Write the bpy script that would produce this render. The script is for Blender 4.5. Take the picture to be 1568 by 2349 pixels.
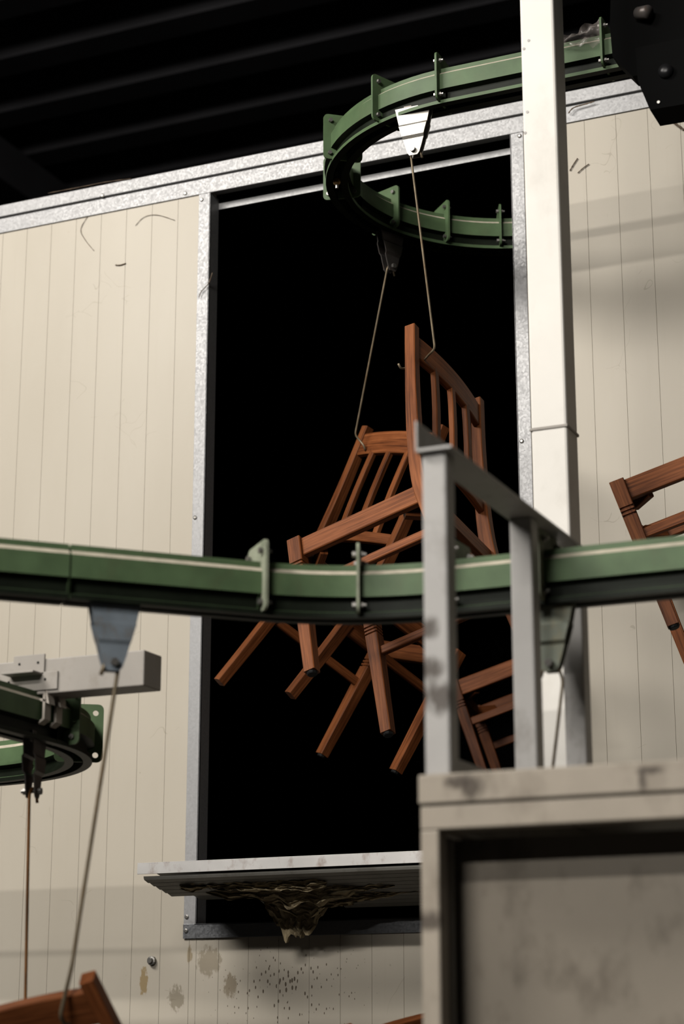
import bpy, bmesh, math, random
from mathutils import Vector, Matrix
random.seed(4)
SC = bpy.context.scene
COL = SC.collection
for o in list(bpy.data.objects):
    bpy.data.objects.remove(o)

# ------------------------------------------------------------------ camera
IW, IH, FPX = 1568, 2349, 4490.0
PITCH, YAW, CZ = math.radians(15.53), math.radians(23.96), 1.6
fh = Vector((-math.sin(YAW), math.cos(YAW), 0)); RT = Vector((math.cos(YAW), math.sin(YAW), 0))
FW = math.cos(PITCH) * fh + Vector((0, 0, math.sin(PITCH)))
UP = RT.cross(FW)
CAM = Vector((0, 0, CZ))
cd = bpy.data.cameras.new('camera'); cam = bpy.data.objects.new('camera', cd); COL.objects.link(cam)
cd.sensor_fit = 'VERTICAL'; cd.sensor_height = 36.0; cd.lens = FPX / IH * 36.0
M = Matrix((RT, UP, -FW)).transposed().to_4x4(); M.translation = CAM
cam.matrix_world = M
cd.clip_start = 0.05; cd.clip_end = 100
cd.dof.use_dof = True; cd.dof.focus_distance = 5.6; cd.dof.aperture_fstop = 2.8
SC.camera = cam

# ------------------------------------------------------------------ world, exposure
w = bpy.data.worlds.new('world'); SC.world = w; w.use_nodes = True
w.node_tree.nodes['Background'].inputs[0].default_value = (0.9, 0.95, 1.0, 1)
w.node_tree.nodes['Background'].inputs[1].default_value = 0.001
SC.view_settings.view_transform = 'Standard'; SC.view_settings.look = 'None'
SC.view_settings.gamma = 1.0; SC.view_settings.exposure = 0.92
SC.view_settings.use_curve_mapping = False

# lamps of the hall: rows of tube fittings under the roof  (x, y, z, length, width, power)
LAMPS = [(-4.9, 0.5, 6.6, 3.2, 1.4, 440), (-1.8, -4.6, 6.55, 3.2, .14, 330), (-1.8, -8.0, 5.8, 3.2, .14, 380)]
AIM = Vector((-2.3, 5.5, 3.0))

# ------------------------------------------------------------------ helpers
def ray(x, y):
    return FW + RT * ((x - IW / 2) / FPX) - UP * ((y - IH / 2) / FPX)
def PY(x, y, Y):                       # point of the plane y = Y seen at a photo pixel
    d = ray(x, y); return CAM + d * (Y / d.y)
def PZ(x, y, Z):
    d = ray(x, y); return CAM + d * ((Z - CZ) / d.z)

OFF = {}
def mesh_obj(name, bm, mat, parent=None, smooth=False):
    me = bpy.data.meshes.new(name)
    off = OFF.get(parent.name, Vector()) if parent else Vector()
    if parent:
        bmesh.ops.translate(bm, verts=bm.verts, vec=-off)
    bmesh.ops.recalc_face_normals(bm, faces=bm.faces)
    if smooth is True:
        for f in bm.faces: f.smooth = True
    bm.to_mesh(me); bm.free()
    if smooth == 'auto':
        for f in me.polygons: f.use_smooth = True
        me.set_sharp_from_angle(angle=math.radians(25))
    for m in (mat if isinstance(mat, (list, tuple)) else [mat]): me.materials.append(m)
    o = bpy.data.objects.new(name, me); COL.objects.link(o)
    if parent:
        o.parent = parent; OFF[o.name] = off
    return o
def link_mesh(name, me, parent, loc, rot=(0, 0, 0)):   # a copy that shares mesh data, placed in its parent's frame
    o = bpy.data.objects.new(name, me); COL.objects.link(o); o.parent = parent
    o.location = loc; o.rotation_euler = rot
    OFF[o.name] = Vector()
    return o
def thing(name, label, cat, loc=(0, 0, 0), group=None):
    o = bpy.data.objects.new(name, None); COL.objects.link(o); o.empty_display_size = .1
    o.location = loc; OFF[o.name] = Vector(loc)
    tag(o, label, cat, group); return o
def tag(o, label, cat, group=None):
    o['label'] = label; o['category'] = cat
    if group: o['group'] = group
    return o
def structure(o, label=None):
    o['kind'] = 'structure'
    if label: o['label'] = label
    return o

def add_box(bm, x0, x1, y0, y1, z0, z1, bev=0.0, mi=0):
    r = bmesh.ops.create_cube(bm, size=1.0)
    vs = r['verts']
    bmesh.ops.scale(bm, vec=(x1 - x0, y1 - y0, z1 - z0), verts=vs)
    bmesh.ops.translate(bm, vec=((x0 + x1) / 2, (y0 + y1) / 2, (z0 + z1) / 2), verts=vs)
    fs = {f for v in vs for f in v.link_faces}
    for f in fs: f.material_index = mi
    if bev:
        es = list({e for v in vs for e in v.link_edges})
        bmesh.ops.bevel(bm, geom=es, offset=bev, segments=2, affect='EDGES', profile=.5)
    return bm
def box(x0, x1, y0, y1, z0, z1, bev=0.0):
    return add_box(bmesh.new(), x0, x1, y0, y1, z0, z1, bev)

def frames(pts):
    T = []
    for i in range(len(pts)):
        a = pts[max(i - 1, 0)]; b = pts[min(i + 1, len(pts) - 1)]
        T.append((b - a).normalized())
    n = Vector((0, 0, 1)) if abs(T[0].z) < .9 else Vector((1, 0, 0))
    n = (n - T[0] * n.dot(T[0])).normalized(); out = []
    for t in T:
        n = (n - t * n.dot(t)).normalized(); out.append((t, n, t.cross(n)))
    return out
def smooth_path(pts, n=5):
    pts = [Vector(p) for p in pts]; out = []
    for i in range(len(pts) - 1):
        p0 = pts[max(i - 1, 0)]; p1 = pts[i]; p2 = pts[i + 1]; p3 = pts[min(i + 2, len(pts) - 1)]
        for k in range(n):
            t = k / n
            out.append(.5 * ((2 * p1) + (p2 - p0) * t + (2 * p0 - 5 * p1 + 4 * p2 - p3) * t * t + (3 * p1 - p0 - 3 * p2 + p3) * t ** 3))
    out.append(pts[-1]); return out
def tube(pts, r, seg=8, bm=None):
    bm = bm or bmesh.new(); rings = []
    for i, (p, (t, n, b)) in enumerate(zip(pts, frames(pts))):
        rr = r[i] if isinstance(r, (list, tuple)) else r
        rings.append([bm.verts.new(p + (n * math.cos(a) + b * math.sin(a)) * rr) for a in [2 * math.pi * k / seg for k in range(seg)]])
    for a, b in zip(rings, rings[1:]):
        for k in range(seg): bm.faces.new((a[k], a[(k + 1) % seg], b[(k + 1) % seg], b[k]))
    bm.faces.new(rings[0][::-1]); bm.faces.new(rings[-1]); return bm
def cyl(p0, p1, r, seg=12, bm=None):
    return tube([Vector(p0), Vector(p1)], r, seg, bm)
def sweep(path, profile, mats=None):    # path: list of (Vector, normal2d Vector); profile closed list of (n, z)
    bm = bmesh.new(); rings = []
    for p, n in path:
        rings.append([bm.verts.new(p + n * a + Vector((0, 0, z))) for a, z in profile])
    k = len(profile)
    for a, b in zip(rings, rings[1:]):
        for i in range(k):
            f = bm.faces.new((a[i], a[(i + 1) % k], b[(i + 1) % k], b[i]))
            if mats and i in mats: f.material_index = mats[i]
    for r in (rings[0][::-1], rings[-1]):
        f = bm.faces.new(r); bmesh.ops.triangulate(bm, faces=[f])
    return bm
def plate(outline, holes, th, axis='x'):   # flat plate with round holes; outline in (a, z), thickness along axis
    bm = bmesh.new(); edges = []
    for loop in [outline] + holes:
        vs = [bm.verts.new((0, a, z)) for a, z in loop]
        for i in range(len(vs)): edges.append(bm.edges.new((vs[i], vs[(i + 1) % len(vs)])))
    bmesh.ops.triangle_fill(bm, edges=edges, use_beauty=True)
    r = bmesh.ops.extrude_face_region(bm, geom=list(bm.faces))
    bmesh.ops.translate(bm, vec=(th, 0, 0), verts=[v for v in r['geom'] if isinstance(v, bmesh.types.BMVert)])
    bmesh.ops.translate(bm, vec=(-th / 2, 0, 0), verts=bm.verts)
    return bm
def circle(cx, cz, r, n=10):
    return [(cx + r * math.cos(2 * math.pi * k / n), cz + r * math.sin(2 * math.pi * k / n)) for k in range(n)]
def rounded(x0, x1, z0, z1, r, n=4):
    out = []
    for cx, cz, a0 in ((x1 - r, z1 - r, 0), (x0 + r, z1 - r, 90), (x0 + r, z0 + r, 180), (x1 - r, z0 + r, 270)):
        for k in range(n + 1):
            a = math.radians(a0 + 90 * k / n); out.append((cx + r * math.cos(a), cz + r * math.sin(a)))
    return out

# ------------------------------------------------------------------ materials
ALB = .36
class NT:
    def __init__(s, name):
        s.m = bpy.data.materials.new(name); s.m.use_nodes = True
        s.t = s.m.node_tree; s.b = s.t.nodes['Principled BSDF']
    def n(s, kind, **kw):
        nd = s.t.nodes.new(kind)
        for k, v in kw.items():
            if k in nd.inputs: nd.inputs[k].default_value = v
            else: setattr(nd, k, v)
        return nd
    def l(s, a, b): s.t.links.new(a, b)
    def noise(s, vec, scale, detail=4, rough=.55):
        nd = s.n('ShaderNodeTexNoise'); nd.inputs['Scale'].default_value = scale
        nd.inputs['Detail'].default_value = detail; nd.inputs['Roughness'].default_value = rough
        if vec: s.l(vec, nd.inputs['Vector'])
        return nd.outputs['Fac']
    def ramp(s, fac, stops):
        r = s.n('ShaderNodeValToRGB'); e = r.color_ramp.elements
        e[0].position, e[0].color = stops[0][0], col(stops[0][1]); e[1].position, e[1].color = stops[-1][0], col(stops[-1][1])
        for p, c in stops[1:-1]:
            k = e.new(p); k.color = col(c)
        s.l(fac, r.inputs[0]); return r.outputs[0]
    def mix(s, fac, a, b, mode='MIX'):
        m = s.n('ShaderNodeMix'); m.data_type = 'RGBA'; m.blend_type = mode
        for sock, v in ((m.inputs[0], fac), (m.inputs[6], a), (m.inputs[7], b)):
            if hasattr(v, 'is_output'): s.l(v, sock)
            else: sock.default_value = v if isinstance(v, (int, float)) else col(v)
        return m.outputs[2]
    def math(s, op, a, b=None, c=None):
        m = s.n('ShaderNodeMath'); m.operation = op
        for i, v in enumerate((a, b, c)):
            if v is None: continue
            if hasattr(v, 'is_output'): s.l(v, m.inputs[i])
            else: m.inputs[i].default_value = v
        return m.outputs[0]
    def mapped(s, vec, scale=(1, 1, 1), loc=(0, 0, 0), rot=(0, 0, 0)):
        m = s.n('ShaderNodeMapping'); m.inputs['Scale'].default_value = scale; m.inputs['Location'].default_value = loc
        m.inputs['Rotation'].default_value = rot
        s.l(vec, m.inputs[0]); return m.outputs[0]
    def pos(s): return s.n('ShaderNodeNewGeometry').outputs['Position']
    def set(s, base=None, rough=None, metal=None, bump=None, bs=.3, bd=.002, spec=None):
        # every paint reflects a fraction of what its tint says; the exposure makes up for it
        if base is not None: base = s.mix(1.0, base, (ALB,) * 3, 'MULTIPLY')
        if spec is not None: spec *= ALB
        for k, v in (('Base Color', base), ('Roughness', rough), ('Metallic', metal), ('Specular IOR Level', spec)):
            if v is None: continue
            if hasattr(v, 'is_output'): s.l(v, s.b.inputs[k])
            else: s.b.inputs[k].default_value = col(v) if k == 'Base Color' else v
        if bump is not None:
            b = s.n('ShaderNodeBump'); b.inputs['Strength'].default_value = bs; b.inputs['Distance'].default_value = bd
            s.l(bump, b.inputs['Height']); s.l(b.outputs[0], s.b.inputs['Normal'])
        return s.m
def col(c): return tuple(c) + (1,) if len(c) == 3 else tuple(c)

def paint(name, c, var=.12, rough=.45, scale=6, dirt=None, dirt_amt=.5, dirt_scale=9, metal=0, spec=.4, stains=()):
    k = NT(name); p = k.pos()
    a = k.noise(p, scale, 5)
    lo = tuple(x * (1 - var) for x in c); hi = tuple(x * (1 + var) for x in c)
    base = k.ramp(a, [(.3, lo), (.7, hi)])
    if dirt:
        d = k.ramp(k.noise(k.mapped(p, (1, 1, .6), (3, 7, 1)), dirt_scale, 6, .65), [(.52, (0, 0, 0)), (.72, (dirt_amt,) * 3)])
        base = k.mix(d, base, dirt)
    for pt, rad, sc_ in stains:
        m = k.n('ShaderNodeMapping'); m.inputs['Location'].default_value = tuple(-pt[i] / rad[i] for i in range(3)); m.inputs['Scale'].default_value = tuple(1 / r for r in rad)
        k.l(p, m.inputs[0]); ln = k.n('ShaderNodeVectorMath'); ln.operation = 'LENGTH'; k.l(m.outputs[0], ln.inputs[0])
        fall = k.math('MAXIMUM', k.math('SUBTRACT', 1.0, ln.outputs['Value']), 0.0)
        v = k.math('MULTIPLY', fall, k.noise(k.mapped(p, (1, 1, .55)), sc_, 5, .65))
        base = k.mix(k.ramp(v, [(.14, (0, 0, 0)), (.34, (.85,) * 3)]), base, (.085, .065, .05))
    return k.set(base, rough, metal, k.noise(p, 90, 3), .08, .001, spec)

def wall_material():
    k = NT('cream_wall_paint'); p = k.pos()
    base = k.ramp(k.noise(k.mapped(p, (1.2, 1, .5)), 2.2, 5), [(.3, (.70, .635, .525)), (.7, (.76, .695, .585))])
    # fine hair lines and vertical streaks
    st = k.ramp(k.noise(k.mapped(p, (60, 1, 1.2)), 1.5, 4), [(.60, (0, 0, 0)), (.8, (.10,) * 3)])
    base = k.mix(st, base, (.50, .43, .33))
    sp = k.ramp(k.noise(k.mapped(p, (34, 34, 22)), 1.0, 3, .6), [(.73, (0, 0, 0)), (.77, (.55,) * 3)])
    base = k.mix(sp, base, (.30, .24, .16))
    hair = k.n('ShaderNodeTexVoronoi'); hair.feature = 'DISTANCE_TO_EDGE'; hair.inputs['Scale'].default_value = 3.1
    wob = k.n('ShaderNodeTexNoise'); wob.inputs['Scale'].default_value = 4.0; k.l(p, wob.inputs['Vector'])
    add = k.n('ShaderNodeVectorMath'); add.operation = 'ADD'; k.l(p, add.inputs[0]); k.l(wob.outputs['Color'], add.inputs[1])
    k.l(add.outputs[0], hair.inputs['Vector'])
    hl = k.math('LESS_THAN', hair.outputs['Distance'], .004)
    hm = k.math('GREATER_THAN', k.noise(k.mapped(p, (1, 1, 1), (5, 2, 9)), 3.5, 3), .60)
    base = k.mix(k.math('MULTIPLY', k.math('MULTIPLY', hl, hm), .35), base, (.34, .28, .2))
    # brown splashes and runs on the wall below the opening
    sep = k.n('ShaderNodeSeparateXYZ'); k.l(p, sep.inputs[0]); X, Z = sep.outputs[0], sep.outputs[2]
    def blob(cx, cz, rx, rz):
        a = k.math('DIVIDE', k.math('SUBTRACT', X, cx), rx); b = k.math('DIVIDE', k.math('SUBTRACT', Z, cz), rz)
        d = k.math('SQRT', k.math('ADD', k.math('MULTIPLY', a, a), k.math('MULTIPLY', b, b)))
        return k.math('MAXIMUM', k.math('SUBTRACT', 1.0, d), 0.0)
    area = blob(-2.62, 1.80, .36, .20)
    dr = k.n('ShaderNodeTexVoronoi'); dr.inputs['Scale'].default_value = 1.0
    k.l(k.mapped(p, (95, 95, 42), rot=(0, .35, 0)), dr.inputs['Vector'])
    dots = k.math('LESS_THAN', dr.outputs['Distance'], k.math('MULTIPLY', area, .33))
    pick = k.math('GREATER_THAN', k.noise(k.mapped(p, (42, 42, 20)), 1.0, 2), .45)
    base = k.mix(k.math('MULTIPLY', k.math('MULTIPLY', dots, pick), .85), base, (.09, .055, .03))
    def smear(b, thr, c, amt, sc):
        global_n = k.noise(k.mapped(p, (sc * 2.0, sc, sc * .9)), 1.0, 7, .72)
        v = k.math('MULTIPLY', b, global_n)
        m = k.ramp(v, [(thr, (0, 0, 0)), (thr + .05, (amt,) * 3)])
        return k.mix(m, base, c)
    a1 = PY(478, 2205, 5.5); base = smear(blob(a1.x, a1.z, .10, .10), .27, (.40, .34, .25), .8, 26)
    a2 = PY(528, 2262, 5.5); base = smear(blob(a2.x, a2.z, .05, .08), .26, (.36, .29, .2), .8, 40)
    a3 = PY(405, 2290, 5.5); base = smear(blob(a3.x, a3.z, .06, .09), .27, (.33, .28, .2), .7, 40)
    a4 = PY(330, 2250, 5.5); base = smear(blob(a4.x, a4.z, .03, .09), .24, (.42, .29, .12), .8, 40)
    a5 = PY(435, 2190, 5.5); base = smear(blob(a5.x, a5.z, .02, .06), .25, (.42, .33, .2), .8, 40)
    return k.set(base, .42, 0, k.noise(k.mapped(p, (150, 1, 2)), 1.0, 2), .05, .001, .35)

def galv_material(name='galvanised_steel', c=(.47, .47, .475), metal=.25, rough=.5):
    k = NT(name); p = k.pos()
    v = k.n('ShaderNodeTexVoronoi'); v.inputs['Scale'].default_value = 170; k.l(p, v.inputs['Vector'])
    sp = k.n('ShaderNodeSeparateColor'); k.l(v.outputs['Color'], sp.inputs[0])
    base = k.ramp(sp.outputs[0], [(0, tuple(x * .93 for x in c)), (1, tuple(min(1, x * 1.06) for x in c))])
    d = k.ramp(k.noise(k.mapped(p, (1, 1, 1), (9, 4, 2)), 22, 6, .7), [(.64, (0, 0, 0)), (.80, (.4,) * 3)])
    base = k.mix(d, base, (.25, .2, .15))
    r = k.ramp(sp.outputs[1], [(0, (rough - .08,) * 3), (1, (rough + .1,) * 3)])
    return k.set(base, r, metal, k.noise(p, 120, 3), .1, .001)

def wood_material():
    k = NT('stained_wood')
    uv = k.n('ShaderNodeUVMap').outputs[0]; oi = k.n('ShaderNodeObjectInfo')
    off = k.n('ShaderNodeCombineXYZ'); k.l(k.math('MULTIPLY', oi.outputs['Random'], 37.0), off.inputs[0]); k.l(k.math('MULTIPLY', oi.outputs['Random'], 91.0), off.inputs[1])
    add = k.n('ShaderNodeVectorMath'); add.operation = 'ADD'; k.l(uv, add.inputs[0]); k.l(off.outputs[0], add.inputs[1])
    v = add.outputs[0]
    grain = k.noise(k.mapped(v, (5, 170, 1)), 1.0, 5, .6)
    broad = k.noise(k.mapped(v, (3.2, 16, 1)), 1.0, 4, .6)
    g = k.math('ADD', k.math('MULTIPLY', grain, .55), k.math('MULTIPLY', broad, .45))
    base = k.ramp(g, [(.34, (.058, .016, .0055)), (.48, (.225, .070, .0225)), (.64, (.42, .142, .048))])
    val = k.math('ADD', .60, k.math('MULTIPLY', oi.outputs['Random'], .60))
    hsv = k.n('ShaderNodeHueSaturation'); k.l(base, hsv.inputs['Color']); k.l(val, hsv.inputs['Value'])
    return k.set(hsv.outputs[0], .5, 0, grain, .12, .0006, .18)

MAT = {}
MAT['wall'] = wall_material()
MAT['galv'] = galv_material()
MAT['galv_dark'] = galv_material('dark_galvanised_steel', (.34, .35, .37), .7, .4)
MAT['wood'] = wood_material()
MAT['green'] = paint('green_track_paint', (.125, .200, .097), .18, .48, 14, (.13, .15, .08), .4, 16, 0, .35)
MAT['track_shade'] = paint('shade_dark_green', (.012, .017, .010), .3, .5, 20, spec=.2)  # shade under the track body painted in as near-black green
MAT['dusty_green'] = paint('dusty_green_paint', (.40, .43, .32), .2, .7, 25, (.12, .16, .09), .5, 30, spec=.2)
MAT['dust'] = paint('settled_dust', (.72, .65, .52), .15, .9, 40, spec=.1)
MAT['column'] = paint('white_column_paint', (1.15, 1.11, 1.04), .04, .5, 5, (.55, .50, .42), .25, 6)
MAT['grey'] = paint('grey_frame_paint', (.64, .622, .60), .06, .45, 7, (.16, .13, .10), .6, 11, stains=[(PY(985, 1440, 3.0), (.03, .05, .035), 55), (PY(988, 1535, 3.0), (.04, .06, .035), 50), (PY(1008, 1600, 3.0), (.05, .08, .05), 40), (PY(975, 1600, 3.0), (.008, .05, .03), 30)])
MAT['beige'] = paint('beige_frame_paint', (.53, .465, .38), .08, .5, 7, (.2, .16, .12), .5, 12, stains=[(PY(1085, 1805, 2.98), (.035, .05, .04), 45), (PY(1050, 1795, 2.98), (.04, .05, .02), 60), (PY(1475, 1790, 2.98), (.012, .05, .035), 40), (PY(1488, 1768, 2.98), (.04, .05, .012), 50), (PY(985, 2110, 2.98), (.04, .05, .03), 40)])
MAT['panel'] = paint('dull_panel_paint', (.35, .305, .245), .10, .5, 4, (.11, .085, .06), .7, 9)
MAT['beam'] = paint('pale_beam_paint', (.50, .465, .42), .06, .5, 9, (.30, .25, .19), .5, 18)
MAT['clamp'] = paint('pale_clamp_paint', (.62, .56, .49), .08, .5, 12)
MAT['hang_blue'] = paint('blue_grey_zinc', (.40, .47, .54), .15, .38, 20, (.35, .24, .12), .5, 40, .35)
MAT['hang_green'] = paint('dull_green_zinc', (.30, .33, .27), .15, .45, 20, (.38, .33, .2), .5, 40, .2)
MAT['hang_zinc'] = paint('bright_zinc', (.50, .48, .44), .12, .42, 25, (.40, .3, .18), .4, 50, .6)
MAT['hang_dark'] = paint('dark_zinc', (.20, .18, .17), .2, .4, 25, (.2, .13, .08), .5, 50, .5)
MAT['wire'] = paint('dull_steel_wire', (.30, .24, .16), .25, .4, 30, (.22, .11, .035), .7, 22, .4)
MAT['rust'] = paint('rusty_wire', (.24, .10, .025), .35, .6, 12, (.04, .03, .02), .8, 9, .1)
MAT['bolt'] = paint('steel_bolt', (.5, .48, .45), .15, .35, 60, metal=.8)
MAT['brass'] = paint('worn_brass', (.42, .26, .11), .2, .4, 60, metal=.6)
MAT['black'] = paint('black_machine_paint', (.003, .003, .003), .2, .8, 8, spec=.08)
MAT['black2'] = paint('glossy_black_paint', (.012, .012, .013), .2, .35, 8)
MAT['pad'] = paint('black_foot_pad', (.004, .004, .004), .2, .7, 8)
MAT['inner'] = paint('unlit_black_booth_lining', (.004, .004, .004), .2, .8, 3, spec=.1)  # darkness of the unlit booth interior put into the lining colour
MAT['roof'] = paint('dark_roof_sheet', (.046, .045, .049), .15, .6, 2, spec=.2)
MAT['concrete'] = paint('concrete_floor', (.07, .066, .06), .15, .7, 3)
MAT['foam'] = paint('torn_yellow_foam', (.60, .49, .31), .35, .95, 22, (.10, .075, .04), .7, 14, spec=.1)
MAT['skin'] = paint('grey_panel_skin', (.30, .29, .26), .12, .45, 6, (.12, .10, .07), .6, 8)
MAT['lip'] = paint('white_metal_lip', (.88, .86, .84), .06, .4, 14, (.35, .22, .16), .7, 26)
MAT['web'] = paint('dusty_web', (.22, .165, .12), .3, .95, 40, spec=.05)
MAT['white'] = paint('off_white_plastic', (.75, .73, .70), .05, .4, 10)

def film_material():
    k = NT('clear_film'); k.set((.55, .48, .44), .3)
    k.b.inputs['Alpha'].default_value = .28
    return k.m
MAT['film'] = film_material()

# ------------------------------------------------------------------ lamps of the hall
def emission(name, c, s):
    k = NT(name); k.b.inputs['Emission Color'].default_value = col(c); k.b.inputs['Emission Strength'].default_value = s; return k.m
MAT['tube'] = emission('lit_tube', (1, .96, .9), 6)
LAMP_LABELS = ['wide row of white tube lamps at the far left of the hall', 'long row of white tube lamps in the middle of the hall', 'long row of white tube lamps hung lowest at the rear of the hall']
for (lx, ly, lz, ln, wd_, pw), lab in zip(LAMPS, LAMP_LABELS):
    c = Vector((lx, ly, lz)); d = (AIM - c).normalized()
    r = thing('tube_lamp_row', lab, 'lamp', c, 'hall lamps')
    q = d.to_track_quat('-Z', 'Y')
    def lamp_part(nm, bm, m):
        bmesh.ops.transform(bm, matrix=Matrix.Translation(c) @ q.to_matrix().to_4x4(), verts=bm.verts)
        return mesh_obj(nm, bm, m, r)
    lamp_part('housing', box(-ln / 2 - .03, ln / 2 + .03, -wd_ / 2 - .03, wd_ / 2 + .03, .03, .09, .008), MAT['white'])
    for s in (-.75, -.25, .25, .75): lamp_part('fluorescent_tube', cyl((-ln / 2, s * wd_ / 2, .014), (ln / 2, s * wd_ / 2, .014), .011, 8), MAT['tube'])
    for s in (-1, 1): lamp_part('tube_holder', box(s * ln / 2 - .012, s * ln / 2 + .012, -wd_ / 2, wd_ / 2, -.0, .034), MAT['white'])
    mesh_obj('hanging_rod', cyl(c + Vector((0, -.03, .06)), (c.x, c.y - .03, 7.0), .005), MAT['bolt'], r)
    ld = bpy.data.lights.new('tube_light', 'AREA'); ld.shape = 'RECTANGLE'; ld.size = ln; ld.size_y = wd_
    ld.energy = pw; ld.color = (1.0, .955, .89)
    lo = bpy.data.objects.new('tube_light', ld); COL.objects.link(lo)
    lo.parent = r; lo.location = d * .012; lo.rotation_mode = 'QUATERNION'; lo.rotation_quaternion = q

# ------------------------------------------------------------------ the setting
WY = 5.5; WT = .05
XL = PY(487, 440, WY).x - .006; XR = PY(1170, 310, WY).x                 # opening
ZT = PY(487, 440, WY).z; ZB = PY(445, 2119, WY).z
ZTOP = PY(0, 475.5, WY).z; ZTRIM = PY(0, 503, WY).z
TW = .044
structure(mesh_obj('floor', box(-12, 8, -9, 14, -.1, 0), MAT['concrete']))
roof = structure(mesh_obj('ceiling', box(-12, 8, -9, 14, 7.0, 7.1), MAT['roof']))
yb = -8.7; PITCHR = .535; y0r = 8.24 - PITCHR * 31
rb = bmesh.new()
prof = [(-.23, 0), (-.09, -.09), (.09, -.09), (.20, 0)]
vs = [[rb.verts.new((x, a, z)) for a, z in prof] for x in (-12, 8)]
for i in range(3): rb.faces.new((vs[0][i], vs[0][i + 1], vs[1][i + 1], vs[1][i]))
rb.faces.new(vs[0]); rb.faces.new(vs[1][::-1])
rib_me = None
for k in range(42):
    if rib_me is None:
        o = mesh_obj('roof_rib', rb, MAT['roof'], roof); rib_me = o.data; o.location = (0, y0r, 7.0)
    else: link_mesh('roof_rib', rib_me, roof, (0, y0r + k * PITCHR, 7.0))
mesh_obj('rafter', box(-6.36, -6.18, -9, 14, 6.62, 6.88), MAT['roof'], roof)

# dark booth behind the opening
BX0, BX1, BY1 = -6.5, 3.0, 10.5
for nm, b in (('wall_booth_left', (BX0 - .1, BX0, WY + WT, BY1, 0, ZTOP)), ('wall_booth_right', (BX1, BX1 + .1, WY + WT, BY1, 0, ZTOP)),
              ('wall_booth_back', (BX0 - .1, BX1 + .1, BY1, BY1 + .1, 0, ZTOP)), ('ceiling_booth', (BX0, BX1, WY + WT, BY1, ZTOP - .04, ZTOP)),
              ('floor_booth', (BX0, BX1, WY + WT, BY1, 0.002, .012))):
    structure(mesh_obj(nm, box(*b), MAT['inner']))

# front wall of the booth: backing with separate sheet strips in front of it
bm = bmesh.new()
for x0, x1, z0, z1 in ((BX0, XL - .004, 0, ZTOP - .005), (XR + .004, BX1, 0, ZTOP - .005), (XL - .004, XR + .004, 0, ZB - .004)):
    add_box(bm, x0, x1, WY + .0022, WY + WT, z0, z1)
wall = structure(mesh_obj('wall_front', bm, MAT['wall']), 'cream ribbed sheet wall with a tall dark opening')
STRIP = .1028
strip_cache = {}
def strip(x0, x1, z0, z1):
    key = (round(x1 - x0, 4), round(z1 - z0, 4))
    if key not in strip_cache:
        wd, h = key
        bm = bmesh.new(); g = .0002; ch = .0005
        pr = [(g, .0021), (g + .0001, ch), (g + ch, 0), (wd - g - ch, 0), (wd - g - .0002, ch), (wd - g, .0021)]
        a = [bm.verts.new((u, v, 0)) for u, v in pr]; b = [bm.verts.new((u, v, h)) for u, v in pr]
        for i in range(5): bm.faces.new((a[i], a[i + 1], b[i + 1], b[i]))
        bm.faces.new(a); bm.faces.new(b[::-1]); bm.faces.new((a[5], a[0], b[0], b[5]))
        o = mesh_obj('panel_strip', bm, MAT['wall'], wall); strip_cache[key] = o.data; o.location = (x0, WY, z0)
    else: link_mesh('panel_strip', strip_cache[key], wall, (x0, WY, z0))
ph = PY(409, 458, WY).x
x = ph - STRIP * 20
while x < XL - .001:
    x1 = x + STRIP
    if x1 < XL - .001: strip(x, x1, 0, ZTOP - .02)
    else:
        strip(x, XL, 0, ZTOP - .02); strip(XL, x1, 0, ZB - .005)
    x = x1
while x < XR: 
    strip(x, min(x + STRIP, XR), 0, ZB - .005); x += STRIP
phr = PY(1348.7, 544, WY).x
x = phr - STRIP * math.floor((phr - XR) / STRIP); strip(XR, x, 0, ZTOP - .02)
for k in range(24): strip(x, x + STRIP, 0, ZTOP - .02); x += STRIP
wb = PY(350, 2204, WY)
mesh_obj('wall_bolt', tube([wb + Vector((0, .002, 0)), wb + Vector((0, -.012, 0)), wb + Vector((0, -.013, 0)), wb + Vector((0, -.022, 0))], [.014, .014, .009, .008], 10), MAT['bolt'], wall)

# galvanised edgings
def screws(parent, pts):
    for p in pts:
        mesh_obj('screw', tube([p + Vector((0, .001, 0)), p + Vector((0, -.0025, 0)), p + Vector((0, -.004, 0))], [.007, .007, .004], 10), MAT['bolt'], parent)
bm = bmesh.new()
add_box(bm, BX0, BX1, WY - .014, WY + WT, ZTRIM + .0025, ZTOP, .002)
add_box(bm, BX0, BX1, WY - .006, WY + .004, ZT - .003, ZTRIM - .0025, .001)
add_box(bm, BX0, BX1, WY - .002, WY + WT, ZT + .01, ZTRIM + .01)
t1 = structure(mesh_obj('trim_1', bm, MAT['galv']), 'two-step galvanised edging along the top of the cream wall')
screws(t1, [PY(425, 444, WY - .006), PY(235, 449, WY - .014), PY(1216, 320, WY - .006)])
def jamb(name, side, x):
    bm = bmesh.new()
    xo = x - side * TW
    add_box(bm, min(x, xo), max(x, xo), WY - .004, WY + .004, ZB - .03 if side > 0 else ZB - .03, ZT - .003, .0008)
    add_box(bm, min(x, x - side * .003), max(x, x - side * .003), WY - .004, WY + WT + .01, ZB - .002, ZT - .003)
    return structure(mesh_obj(name, bm, MAT['galv']), 'galvanised upright edging of the opening')
t2 = jamb('trim_2', 1, XL); screws(t2, [Vector((XL - TW * .75, WY - .004, PY(450, py_, WY).z)) for py_ in (462, 1188, 2103)])
t3 = jamb('trim_3', -1, XR); screws(t3, [PY(1191, 312, WY - .004), PY(1196, 1012, WY - .004)])
bm = bmesh.new()
zs0 = PY(413, 2154, WY).z
add_box(bm, XL - TW, XR + TW, WY - .007, WY - .0042, zs0, ZB - .001, .0008)
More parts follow.
